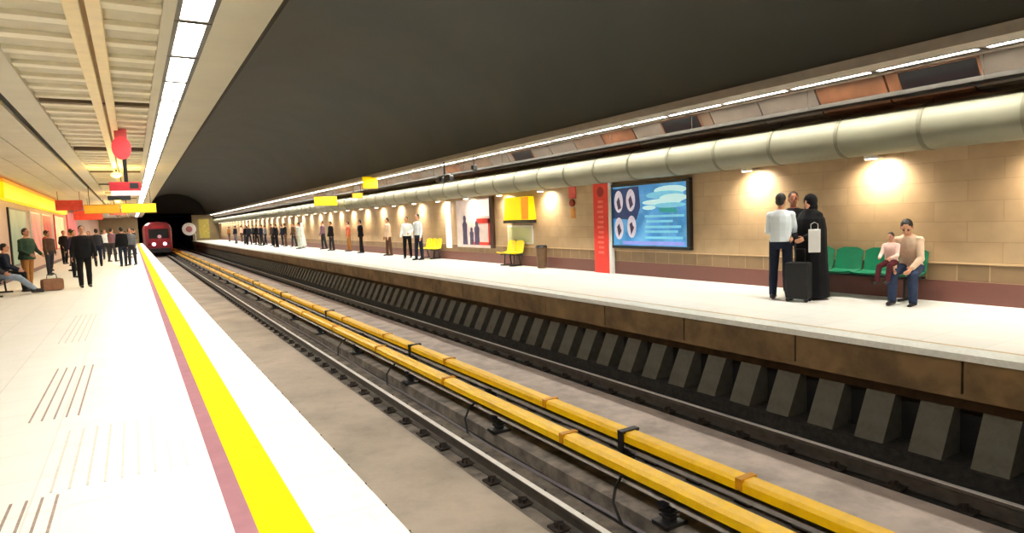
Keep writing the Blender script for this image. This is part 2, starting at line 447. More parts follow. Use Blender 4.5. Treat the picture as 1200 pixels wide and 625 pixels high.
# right canopy
RX = 8.78
rc = MB(); rc.bb(RX, 9.18, Y0, Y1, CZ, CZ+.14); rc.bb(9.52, 9.66, Y0, Y1, CZ, CZ+.14); rc.bb(9.18, 9.52, Y0, Y1, CZ+.1, CZ+.2)
struct('ceiling_right_edge', rc, mat('canopy_grey', (170, 162, 150), .5, var=.08))
struct('ceiling_right', MB().bb(9.66, XW, Y0, Y1, CZ+.02, CZ+.2), M_brown)
sm = [mat('soffit_grey', (120, 112, 102), .5, .2, var=.15, scale=2), mat('soffit_taupe', (118, 100, 84), .5, .2, var=.2, scale=2), mat('soffit_copper', (128, 88, 62), .5, .2, var=.3, scale=2.5)]
rr = random.Random(4); y = -3.5; k = 0
prof = [(9.66, CZ+.02), (XW, CZ+.02), (XW, 3.0), (10.02, 3.0), (9.92, 3.03)]
sb = [MB(), MB(), MB()]
while y < Y1-1.4:
    q = 2 if k in (7, 8, 13, 21, 30) else rr.choice((0, 0, 1, 1, 0))
    sb[q].prism(prof, y+.015, min(y+1.1, Y1)-.015); y += 1.1; k += 1
for q in range(3): struct('ceiling_soffit_%d' % (q+1), sb[q], sm[q])
# vault over the tracks
vv = []; nseg = 28
for i in range(nseg+1):
    a = PI*(1-i/nseg)
    vv.append((5.02+3.80*math.cos(a), 3.5+2.9*math.sin(a)))
out = [(5.02+4.05*math.cos(PI*i/nseg), 3.5+3.15*math.sin(PI*i/nseg)) for i in range(nseg+1)]
vb = MB(); n = len(vv)
pts = [(x, z) for x, z in vv]
vs = [(x, yq, z) for yq in (Y0, Y1) for x, z in pts]
vs2 = [(x, yq, z) for yq in (Y0, Y1) for x, z in out[::-1]]
fs = [(i, i+1, n+i+1, n+i) for i in range(n-1)]
vb.add(vs+vs2, fs+[tuple(q+2*n for q in f) for f in fs]+[(i, i+1, 2*n+i+1, 2*n+i) for i in range(n-1)]+[(n+i, n+i+1, 3*n+i+1, 3*n+i) for i in range(n-1)])
o = struct('ceiling_vault', vb, M_vault, True)

# fluorescent panels, both sides
def light_proto(label, group, w=1., dm=None):
    t = thing('ceiling_light', label, 'ceiling light', group=group)
    f = MB(); f.bb(-.16, -.115, -.67, .67, -.005, .09); f.bb(.115, .16, -.67, .67, -.005, .09)
    f.bb(-.115, .115, -.67, -.63, -.005, .09); f.bb(-.115, .115, .63, .67, -.005, .09)
    f.build('frame', mat('light_frame_grey', (110, 108, 104), .5, .4), t)
    MB().bb(-.114*w, .114*w, -.629, .629, .01, .03).build('diffuser', dm or M_lightpanel, t)
    if w < 1: MB().bb(-.115, -.114*w, -.629, .629, .0, .05).build('side_flange', M_tray, t); MB().bb(.114*w, .115, -.629, .629, .0, .05).build('side_flange', M_tray, t)
    return t
for X, label, group in ((.62, 'white fluorescent panel in the strip above the near platform edge', 'light panels over the near platform'),
                        (9.35, 'white fluorescent panel in the canopy above the far platform', 'light panels over the far platform')):
    p = light_proto(label, group, *((1.,) if X < 5 else (.5, mat('tube_diffuser', (255, 250, 236), .4, var=0, emit=74)))); y = 5.92-1.365*7; first = True
    while y < Y1-1:
        o = p if first else copy_tree(p)
        first = False
        o.location = (X, y, CZ+.01); y += 1.365

# ventilation duct of the far platform
t = thing('ventilation_duct', 'long round galvanised duct hanging along the far wall', 'duct', (10.03, 0, 2.6))
MB().tube([(0, Y0, 0), (0, Y1, 0)], .33, 28).build('duct_tube', M_duct, t, True)
y = 1.1; k = 0; pr = None
while y < 90:
    if pr is None: pr = MB().tube([(0, -.03, 0), (0, .03, 0)], .342, 28).build('band', M_ring, t, True); o = pr
    else: o = pr.copy(); col.objects.link(o); o.parent = t
    o.location = (0, y, 0); y += 1.24
hg = None; y = 2.3
while y < 90:
    if hg is None: hg = MB().tube([(0, 0, .33), (0, 0, .83)], .008, 6).build('hanger_rod', M_tray, t); o = hg
    else: o = hg.copy(); col.objects.link(o); o.parent = t
    o.location = (0, y, 0); y += 2.48

# cable tray above duct, dark hatches, brown junction boxes
t = thing('cable_tray', 'grey cable tray with bundled cables above the round duct', 'cable tray', (9.76, 0, 3.06))
b = MB(); b.bb(-.12, .12, Y0, Y1, 0, .012); b.bb(-.12, -.11, Y0, Y1, 0, .07); b.bb(.11, .12, Y0, Y1, 0, .07); b.build('tray', M_tray, t)
for i, x in enumerate((-.07, -.02, .04)):
    MB().tube([(x, Y0, .035), (x, Y1, .035)], .022, 8).build('cable', M_cable if i != 1 else mat('orange_cable', (176, 92, 40), .5), t, True)
hr = MB(); y = 1.5
while y < 95: hr.tube([(-.12, y, .0), (-.12, y, .34)], .006, 6); y += 2.5
o = hr.build('hanger_rods', M_tray, t); o['kind'] = 'stuff'
for i, yy in enumerate((4.6, 9.4, 15.5)):
    t = thing('access_hatch', ['black open access hatch in far canopy nearest the camera', 'black open access hatch in canopy above the blue poster', 'black open access hatch in canopy above the yellow wall box'][i], 'hatch', (9.70, yy, CZ+.01))
    MB().prism([(-.03, -.01), (.2, -.36), (.2, -.30), (-.03, .0)], -.5, .5).build('opening', M_frame, t)
    f = MB(); f.bb(-.06, -.03, -.53, .53, -.03, .0)
    for q in (-1, 1): f.prism([(-.03, -.03), (.2, -.38), (.2, -.30), (-.03, .0)], q*.515-.015, q*.515+.015)
    f.build('hatch_frame', mat('copper_brown_frame', (120, 84, 60), .5, .2), t)

# ------------------------------------------------------------------ wall lamps (real spots)
def spot(loc, power, color, size=1.9, blend=.8, r=.03, rot=(0, 0, 0)):
    l = bpy.data.lights.new('lamp_light', 'SPOT'); l.energy = power; l.color = color; l.spot_size = size; l.spot_blend = blend; l.shadow_soft_size = r
    o = bpy.data.objects.new('lamp_light', l); col.objects.link(o); o.location = loc; o.rotation_euler = rot; return o
wl = None; y = 5.72-2.37*2; i = 0
lamp_data = None
while y < 94:
    if 10 < y < 13: y += 2.37; continue
    if wl is None:
        wl = thing('wall_lamp', 'small white downlight under the duct lighting the far wall', 'wall lamp', group='downlights along the far wall')
        MB().bb(-.2, .13, -.03, .03, -.012, .012, .006).build('bracket', M_white, wl)
        b = MB(); b.tube([(-.2, 0, -.03), (-.2, 0, .02)], .1, 20); hs = b.build('housing', M_white, wl, True)
        b = MB(); b.tube([(-.2, 0, -.036), (-.2, 0, -.029)], .085, 20); b.build('lens', M_lamp, hs, True)
        o = wl
    else: o = copy_tree(wl)
    o.location = (XW-.135, y, 2.25)
    s = spot((XW-.335, y, 2.19), 125, (1, .85, .66), 2.5, 1., .05, (0, -.62, 0))
    y += 2.37; i += 1

# ------------------------------------------------------------------ poster
t = thing('poster_billboard', 'large blue advertising poster in black frame on far wall', 'billboard', (XW, 11.1, 1.44))
W2, H2 = 1.34, .79
f = MB(); f.bb(-.11, 0, -W2, W2, -H2, -H2+.07, .01); f.bb(-.11, 0, -W2, W2, H2-.07, H2, .01)
f.bb(-.11, 0, -W2, -W2+.09, -H2+.07, H2-.07, .01); f.bb(-.11, 0, W2-.09, W2, -H2+.07, H2-.07, .01); f.build('frame', M_frame, t)
sheet = MB().bb(-.06, -.02, -W2+.08, W2-.08, -H2+.06, H2-.06).build('poster_sheet', mat('blue_poster', (58, 140, 206), .35, var=.25, scale=1.6, dirt=(120, 190, 226), dscale=2.2, damt=.7, emit=.35), t)
# artwork (flat printed shapes): left = higher Y in the photo
def art(mb, m): return mb.build('print', m, sheet)
P1 = mat('poster_pale_cyan', (196, 240, 246), .4, var=.05, emit=.4); P2 = mat('poster_lilac', (214, 208, 224), .4, var=.1, emit=.3)
P3 = mat('poster_navy', (36, 66, 122), .4, var=.3, scale=3, emit=.15); P4 = mat('poster_line', (120, 200, 232), .4, var=.1, emit=.35)
P5 = mat('poster_green', (46, 160, 160), .4, var=.1, emit=.25)
def poly(pts, th=.004, x=-.062):
    b = MB(); b.prism([(p[0], p[1]) for p in pts], x, x-th, 'X'); return b
def oval(cy, cz, ry, rz, x=-.062, th=.004):
    return poly([(cy+ry*math.cos(2*PI*k/24), cz+rz*math.sin(2*PI*k/24)) for k in range(24)], th, x)
art(poly([(1.24, .68), (.3, .7), (.25, .2), (.4, -.1), (1.24, -.05)], .002), P3)
for q, (cy, cz, a_, b_) in enumerate(((-.72, .56, .5, .1), (-.55, .46, .6, .09), (-.82, .38, .42, .09), (-.45, .30, .62, .07), (-.7, .22, .5, .06), (-.05, .18, .22, .05))): art(oval(cy, cz, a_, b_, -.0615-.0012*q, .003), (P1, P4)[q in (1, 4)])
art(poly([(-.35, .19), (-.85, .17), (-.95, .05), (-.4, .07)], .005), P5)
for q, (cy, cz) in enumerate(((1.02, .36), (.58, .38), (1.02, -.30), (.56, -.26))):
    art(oval(cy, cz, .16, .27, -.066), P2)
    art(poly([(cy-.09, cz-.16+.05*q), (cy+.02, cz-.2), (cy+.07, cz+.02*q), (cy-.01, cz+.12), (cy-.05, cz+.02)], .003, -.070), mat('poster_dark_oval', (70, 60, 96), .4, var=.2, emit=.1))
for q, (z, a, b_) in enumerate(((-.02, .1, -1.15), (-.14, .05, -.8), (-.27, .1, -1.05), (-.38, .1, -.95), (-.52, .1, -1.1))):
    art(MB().bb(-.067, -.062, b_, a, z-.028, z+.028), P4)
art(MB().bb(-.067, -.062, -1.15, .9, -.69, -.61), mat('poster_lilac_band', (140, 150, 226), .4, var=.1, emit=.3))

# red pilaster banner
t = thing('red_banner', 'tall red standing panel with round emblem left of blue poster', 'banner', (XW, 12.75, 0))
MB().bb(-.13, -.035, -.30, .30, .0, 2.3, .01).build('panel', M_red, t)
MB().bb(-.13, -.035, -.40, -.30, .0, 2.3, .005).build('white_glow_edge', M_white, t)  # white side strip; its white also stands in for lamp glow beside the banner
MB().tube([(-.128, -.0, 2.08), (-.136, 0, 2.08)], .13, 24).build('emblem', mat('emblem_dark_red', (150, 24, 30), .4), t)
b = MB()
for q in range(11): b.bb(-.136, -.128, -.1, .1+.02*(q % 3), 1.8-.13*q, 1.86-.13*q)
b.build('lettering', mat('faded_lettering', (236, 110, 96), .5), t)

# small red extinguisher-like sign pair between lamp and banner
t = thing('hose_sign', 'small red sign with orange tag between lamp and red banner', 'sign', (XW, 14.1, 1.85))
MB().bb(-.03, 0, -.16, .16, .12, .5, .01).build('plate', mat('pale_red_plate', (214, 90, 80), .5, var=.1), t)
MB().tube([(-.005, 0, .0), (-.06, 0, .0)], .1, 18).build('bell', mat('dark_red_bell', (150, 34, 26), .4), t)
MB().bb(-.02, 0, -.1, .1, -.42, -.14, .01).build('tag', mat('orange_tag', (206, 140, 60), .5), t)

# yellow wall box
t = thing('light_box', 'bright yellow box sign with black base on far wall', 'sign', (XW-.004, 16.7, 1.33))
b = MB(); b.prism([(-.72, .1), (.72, .1), (.62, .8), (-.62, .8)], -.28, 0, 'X'); b.build('box', M_ysign, t)
MB().bb(-.3, 0, -.74, .74, 0, .1, .01).build('base', M_frame, t)
MB().bb(-.29, -.27, -.75, -.35, .12, .78).build('side_panel', M_osign, t)
# pale framed picture below it
t = thing('notice_board', 'pale green and cream notice board under yellow box sign', 'notice board', (XW, 16.9, .98))
MB().bb(-.03, 0, -.75, .75, -.3, .28, .005).build('frame', M_white, t)
MB().bb(-.036, -.03, -.7, .7, -.25, .23).build('sheet', mat('green_cream_sheet', (214, 216, 176), .5, var=.12, scale=2, dirt=(176, 200, 120), dscale=2, damt=.6), t)

# shop / display window left of yellow box
t = thing('display_case', 'red and white framed display window with dark figures inside', 'display case', (XW, 19.9, .5))
f = MB(); f.bb(-.1, 0, -1.4, -1.2, 0, 1.75, .01); f.build('post', mat('dark_brown_post', (60, 38, 30), .5), t)
MB().bb(-.06, 0, -1.2, 1.4, 0, 1.7).build('back_panel', mat('display_back', (206, 190, 182), .5, var=.15, scale=2, emit=.3), t)
b = MB(); b.bb(-.08, -.06, -1.2, -.2, .85, 1.02); b.bb(-.08, -.06, -1.2, -1.05, .1, 1.02); b.bb(-.08, -.06, -1.2, .1, .1, .2); b.build('red_frame', M_red, t)
MB().bb(-.075, -.06, -1.1, -.25, 1.1, 1.66).build('bright_panel', mat('bright_display', (255, 250, 245), .4, var=0, emit=.5), t)
b = MB()
for (yy, w, h) in ((-.2, .34, .95), (.2, .26, .72), (.72, .34, 1.15)):
    b.prism([(yy-w/2, .1), (yy+w/2, .1), (yy+w*.42, h*.45), (yy+w/2, h*.72), (yy+w/5, h*.82), (yy-w/5, h*.82), (yy-w/2, h*.72), (yy-w*.42, h*.45)], -.085, -.06, 'X')
    b.prism([(yy+w*.26*math.cos(a), h*.9+h*.1*math.sin(a)) for a in [2*PI*q/16 for q in range(16)]], -.086, -.06, 'X')
b.build('figure_print', mat('purple_print', (70, 62, 92), .6, var=.3), t)
t = tag(MB().bb(XW-.05, XW, 21.9, 22.3, .45, 2.2, .005).build('wall_panel', mat('lit_white_panel', (255, 246, 226), .4, var=.02, emit=.8)), 'narrow bright white vertical panel beside the display window', 'panel')
#t = tag(MB().tube([(XW, 20.6, 1.62), (XW-.08, 20.6, 1.62)], .14, 20).build('wall_clock', mat('maroon_disc', (150, 60, 70), .4)), 'small dark red disc on wall above the display window figures', 'disc') if False else None

# ------------------------------------------------------------------ benches
def bench(loc, rz, n, seatm, label, legm=M_frame, pitch=.5):
    """seats face local -X ; row runs along local Y"""
    t = thing('bench', label, 'bench', loc, rz)
    L = n*pitch
    b = MB().bb(-.03, .03, -L/2+.02, L/2-.02, .34, .39, .008); b.bb(.12, .17, -L/2+.02, L/2-.02, .34, .38, .008); b.build('rail', legm, t)
    for s in (-1, 1):
        y = s*(L/2-.22)
        b = MB(); b.tube([(-.03, y, .35), (-.05, y, .04)], .022, 8); b.tube([(.15, y, .35), (.2, y, .04)], .022, 8)
        b.tube([(-.2, y, .03), (.25, y, .03)], .022, 8); b.tube([(-.19, y, .36), (.24, y, .36)], .018, 8); b.build('leg', legm, t, True)
    for k in range(n):
        y = (k-(n-1)/2)*pitch
        w = pitch*.46
        b = MB(); N_ = 8; top = []
        for i in range(N_+1):
            u = i/N_; x = -.23+.42*u; z = .43-.03*math.sin(u*PI)+.01*(1 if i == 0 else 0)-(.02 if i == 0 else 0)
            top.append((x, z))
        prof = top+[(x, z-.025) for x, z in top[::-1]]
        vs = []
        for j in range(7):
            vj = -1+2*j/6
            vs += [(x, y+vj*w, z+.02*abs(vj)**3) for x, z in prof]
        m_ = len(prof); fs = [(j*m_+i, j*m_+(i+1) % m_, (j+1)*m_+(i+1) % m_, (j+1)*m_+i) for j in range(6) for i in range(m_)]
        fs += [tuple(range(m_))[::-1], tuple(6*m_+i for i in range(m_))]
        b.add(vs, fs); b.build('seat', seatm, t, True)
        b = MB(); vs = []; back = [(.19, .42), (.215, .5), (.235, .62), (.255, .74), (.262, .8)]
        prof = back+[(x+.022, z) for x, z in back[::-1]]; m_ = len(prof)
        for j in range(9):
            vj = -1+2*j/8
            for x, z in prof:
                drop = .05*max(0, abs(vj)-.55)/.45 if z > .7 else 0
                vs.append((x-.03*abs(vj)**2, y+vj*w, z-drop))
        fs = [(j*m_+i, j*m_+(i+1) % m_, (j+1)*m_+(i+1) % m_, (j+1)*m_+i) for j in range(8) for i in range(m_)]
        fs += [tuple(range(m_))[::-1], tuple(8*m_+i for i in range(m_))]
        b.add(vs, fs); b.build('backrest', seatm, t, True)
    return t
bench((10.13, 5.96, 0), 0, 4, M_green, 'green plastic four-seat bench on black frame at far wall')
bench((10.1, 17.0, 0), 0, 2, M_yplast, 'yellow two-seat bench beneath the yellow box sign')
bench((10.1, 23.3, 0), 0, 3, M_yplast, 'yellow three-seat bench beside the men in white shirts')
bench((-3.05, 20.6, 0), PI, 4, mat('dark_grey_plastic', (46, 46, 52), .4), 'dark grey bench with reclining person at left wall')

# bin
t = thing('litter_bin', 'small brown litter bin by wall right of yellow seats', 'bin', (10.15, 15.3, 0))
b = MB(); b.tube([(0, 0, .02), (0, 0, .62)], .13, 18, .17); b.build('bin_body', mat('brown_bin', (104, 78, 52), .5), t, True)
MB().tube([(0, 0, .62), (0, 0, .68)], .185, 18, .15).build('lid', M_frame, t, True)

# ------------------------------------------------------------------ hanging signs
def hang_sign(loc, w, h, m, label, drop, backm=None, thick=.12):
    t = thing('hanging_sign', label, 'sign', loc)
    MB().bb(-w/2, w/2, -thick/2, thick/2, -h, 0, .01).build('sign_box', m, t)
    f = MB(); f.bb(-w/2-.012, w/2+.012, -thick/2-.006, thick/2+.006, -.02, .012); f.bb(-w/2-.012, w/2+.012, -thick/2-.006, thick/2+.006, -h-.012, -h+.015); f.build('trim', backm or mat('sign_trim_ochre', (190, 150, 20), .5), t)
    for s in (-.35, .35):
        MB().tube([(s*w, 0, 0), (s*w, 0, drop)], .012, 6).build('hanger_rod', M_frame, t)
    return t
def lettering(t, w, y, z, m, n=7, h=.1, seed=1):
    r = random.Random(seed); b = MB(); x = -w/2
    while x < w/2:
        k = r.uniform(.03, .08); b.bb(x, x+k, y-.003, y, z-h/2*r.uniform(.5, 1), z+h/2*r.uniform(.5, 1)); x += k+r.uniform(.02, .05)
    b.build('lettering', m, t)

# hanging round red sign with rod and board, near platform
t = thing('hanging_clock_sign', 'red rounded sign above a red and black board hanging over left platform', 'sign', (-.06, 13.7, 0))
b = MB(); b.prism([(.155*math.cos(a), 3.04+.21*math.sin(a)) for a in [2*PI*i/24 for i in range(24)]], -.05, .05, 'Y'); b.build('round_sign', mat('bright_red_sign', (232, 66, 74), .4, var=.1, emit=.25), t)
MB().bb(-.1, .1, -.04, .04, 3.2, 3.39, .01).build('top_bracket', mat('pink_bracket', (224, 90, 90), .4), t)
MB().tube([(.03, 0, 2.86), (.03, 0, 2.38)], .032, 10).build('rod', M_frame, t)
MB().bb(-.24, .26, -.07, .07, 2.26, 2.42, .01).build('board_header', mat('crimson_board', (200, 34, 50), .4, var=.1, emit=.15), t)
MB().bb(-.22, .26, -.072, .072, 2.17, 2.26, .01).build('display', mat('pale_display', (240, 214, 220), .4, var=.05, emit=.4), t)
MB().bb(-.28, .08, -.06, .06, 2.09, 2.17, .01).build('speaker', M_frame, t)
MB().bb(.08, .22, -.078, -.07, 2.3, 2.4).build('dark_window', M_frame, t)

t = hang_sign((.3, 30, 2.64), 1.22, .36, M_ysign, 'yellow lit sign hanging over left platform edge in distance', CZ-2.62)
t = hang_sign((-.98, 30.6, 2.64), 1.2, .34, M_osign, 'orange lit sign hanging left of the yellow one over left platform', CZ-2.62)
t = hang_sign((9.05, 34.5, 3.02), 1.2, .48, M_ysign, 'wide yellow lit sign hanging over far platform crowd', CZ-3.02)
t = hang_sign((8.72, 26.0, 3.45), .62, .5, M_ysign, 'small yellow lit sign at far canopy edge', .05)
t = hang_sign((9.4, 30.0, 2.95), .5, .22, M_osign, 'small orange lit sign right of the wide yellow sign', CZ-2.95)
# camera pair hanging from the far canopy
t = thing('security_camera', 'black twin cameras on a drop pole from far canopy', 'camera', (8.9, 19.0, 0))
MB().tube([(0, 0, CZ+.01), (0, 0, 2.95)], .03, 8).build('pole', M_frame, t, True)
MB().bb(-.05, .05, -.42, .42, 2.93, 2.98, .01).build('crossbar', M_frame, t)
for s in (-1, 1):
    MB().bb(-.09, .09, s*.36-.16, s*.36+.16, 2.76, 2.93, .03).build('camera_head', M_frame, t)
t = thing('loudspeaker', 'small black loudspeaker on thin drop rod right of twin cameras', 'loudspeaker', (8.95, 17.0, 0))
MB().tube([(0, 0, CZ+.01), (0, 0, 3.12)], .018, 8).build('rod', M_frame, t, True)
MB().bb(-.07, .07, -.09, .09, 2.96, 3.12, .02).build('horn', M_frame, t)

# left wall: yellow band, framed screens, red panels
t = thing('wall_sign_band', 'long yellow lit sign band high on the left wall', 'sign', (XL, 36, 2.7))
MB().bb(0, .28, -11, 11, 0, .5, .02).build('band', M_ysign, t); MB().bb(0, .3, -11.02, 11.02, .5, .6, .01).build('cap', M_osign, t)
def wall_panel(y0, y1, z0, z1, m, fm, label, cat='poster'):
    t = thing('wall_poster', label, cat, (XL, (y0+y1)/2, (z0+z1)/2)); w = (y1-y0)/2; h = (z1-z0)/2
    MB().bb(0, .06, -w, w, -h, h, .01).build('frame', fm, t)
    MB().bb(.06, .068, -w+.07, w-.07, -h+.07, h-.07).build('sheet', m, t); return t
wall_panel(27.2, 31.2, .45, 2.5, mat('grey_green_poster', (150, 170, 144), .4, var=.2, scale=1, emit=.1), M_frame, 'tall grey green poster in dark frame on left wall')
wall_panel(32.5, 35.5, .7, 2.5, mat('pink_poster', (216, 140, 130), .4, var=.3, scale=1.2, emit=.15), M_white, 'pink poster in white frame on left wall')
wall_panel(36.5, 40, .7, 2.5, mat('red_poster', (196, 60, 56), .4, var=.4, scale=1.1, emit=.15), M_white, 'red poster in white frame on left wall')
wall_panel(42, 47, .7, 2.6, mat('cream_poster', (240, 214, 170), .4, var=.2, scale=.8, emit=.3), M_red, 'cream poster in red frame on left wall')
wall_panel(50, 58, .7, 3.0, mat('rose_poster', (226, 110, 110), .4, var=.3, scale=.6, emit=.25), M_red, 'large rose poster far along left wall')
# glowing amber pendant lamps at the far left
for i, (x, yy, z) in enumerate(((-.28, 22., 3.25), (-.5, 36., 3.1), (-1.2, 48., 3.0))):
    t = thing('pendant_lamp', ['amber lamp on the cream ceiling beam nearest the camera', 'amber lamp on ceiling beam behind the hanging board', 'warm lamp farthest away over the left platform crowd'][i], 'lamp', (x, yy, z))
    MB().tube([(0, 0, 0), (0, 0, CZ-z)], .02, 8).build('stem', M_frame, t)
    MB().ell((0, 0, -.06), (.14, .3, .08)).build('globe', mat('amber_globe', (255, 206, 90), .3, var=0, emit=5), t, True)
    l = bpy.data.lights.new('amber_light', 'POINT'); l.energy = 80; l.color = (1, .66, .2); l.shadow_soft_size = .15
    o = bpy.data.objects.new('amber_light', l); col.objects.link(o); o.location = (x, yy, z-.3)

# luggage and hanging red banners over the left platform
t = thing('travel_bag', 'brown travel bag on floor beside the person in green jacket', 'bag', (-1.95, 20.95, 0), .4)
b = MB(); b.box((0, 0, .17), (.5, .28, .32), .08); b.build('bag_body', mat('brown_bag_fabric', (140, 96, 66), .7, var=.2), t, True)
b = MB(); b.tube([(-.12, 0, .32), (-.1, 0, .44), (.1, 0, .44), (.12, 0, .32)], .012, 8); b.build('handle', M_frame, t, True)
for i, (x, yy, w_, h_) in enumerate(((-2.3, 34, 1.0, .45), (-1.6, 41, .9, .4), (-2.4, 50, 1.6, .6), (-.7, 47, .9, .4))):
    t = thing('hanging_banner', ['red hanging banner over left crowd, nearest of the red ones', 'pinkish red hanging banner in the middle over left crowd', 'widest red hanging banner far back by left wall', 'red hanging banner far back under the orange sign'][i], 'banner', (x, yy, 0))
    MB().bb(-w_/2, w_/2, -.02, .02, 3.0-h_, 3.0).build('cloth', mat('red_banner_cloth', (224, 74, 62), .6, var=.15) if i % 2 == 0 else mat('pink_banner_cloth', (232, 120, 110), .6, var=.15), t)
    for q in (-.4, .4): MB().tube([(q*w_, 0, 3.0), (q*w_, 0, CZ)], .01, 6).build('cord', M_frame, t)
# ------------------------------------------------------------------ train
t = thing('metro_train', 'dark red metro train with two headlights arriving on left track', 'train', (2.42, 78, ZB+.16))
w = 1.3
prof = [(-w, .35), (-w, 2.9), (-w+.12, 3.3), (-w+.45, 3.58), (0, 3.68), (w-.45, 3.58), (w-.12, 3.3), (w, 2.9), (w, .35)]
b = MB(); n = len(prof); vs = []
for (yy, sc, dz) in ((0, .86, .06), (.35, .97, .02), (.8, 1, 0), (18, 1, 0)):
    vs += [(x*sc, yy, (z-1.8)*(1 if yy > .3 else .95)+1.8) for x, z in prof]
fs = [(j*n+i, j*n+(i+1) % n, (j+1)*n+(i+1) % n, (j+1)*n+i) for j in range(3) for i in range(n)]+[tuple(range(n))[::-1], tuple(3*n+i for i in range(n))]
cbd = b.add(vs, fs).build('car_body', M_train, t)
b = MB(); b.box((0, -.03, 2.35), (1.9, .06, 1.0), .03); b.build('windscreen', M_glass, cbd)
MB().box((0, -.02, 3.1), (1.1, .05, .22), .02).build('destination_display', mat('red_led_display', (120, 10, 16), .4, emit=.8), t)
for s in (-1, 1):
    o = MB().tube([(s*.52, -.05, 1.25), (s*.52, .02, 1.25)], .17, 18).build('headlight', M_head, t)
    MB().tube([(s*.92, -.04, 1.25), (s*.92, .02, 1.25)], .09, 16).build('marker_light', M_glass, t)
    for yy in (3, 5.5, 12, 14.5):
        MB().box((s*.6, yy, .28), (.12, .8, .5), .04).build('wheel_frame', M_insul, t)
MB().box((0, -.02, .55), (2.1, .1, .5), .05).build('skirt', M_insul, t)
MB().box((0, -.2, .6), (.24, .4, .2), .03).build('coupler', M_insul, t)
l = bpy.data.lights.new('train_light', 'POINT'); l.energy = 12; l.color = (1, .5, .5); l.shadow_soft_size = .2
o = bpy.data.objects.new('train_light', l); col.objects.link(o); o.location = (2.5, 77.2, .9)

# round white mirror at the end of the far platform
t = thing('platform_mirror', 'big round white mirror on post at far end right of train', 'mirror', (6.55, 95, 0))
b = MB(); b.tube([(.75, 0, 0), (.75, 0, .9), (.1, 0, 1.2)], .05, 8); b.build('post', M_white, t)
b = MB(); b.tube([(0, -.06, 1.6), (0, .02, 1.6)], .85, 28); b.build('rim', mat('white_rim', (246, 238, 236), .4), t)
MB().ell((0, -.06, 1.6), (.4, .06, .4)).build('glass', mat('rosy_mirror', (190, 120, 120), .2, var=.3), t, True)
tag(MB().bb(7.9, 9.2, Y1-.1, Y1, .3, 2.9, .01).build('end_wall_panel', mat('olive_panel', (180, 160, 70), .5, var=.2, emit=.2)), 'olive yellow panel on the end wall of far platform', 'panel')

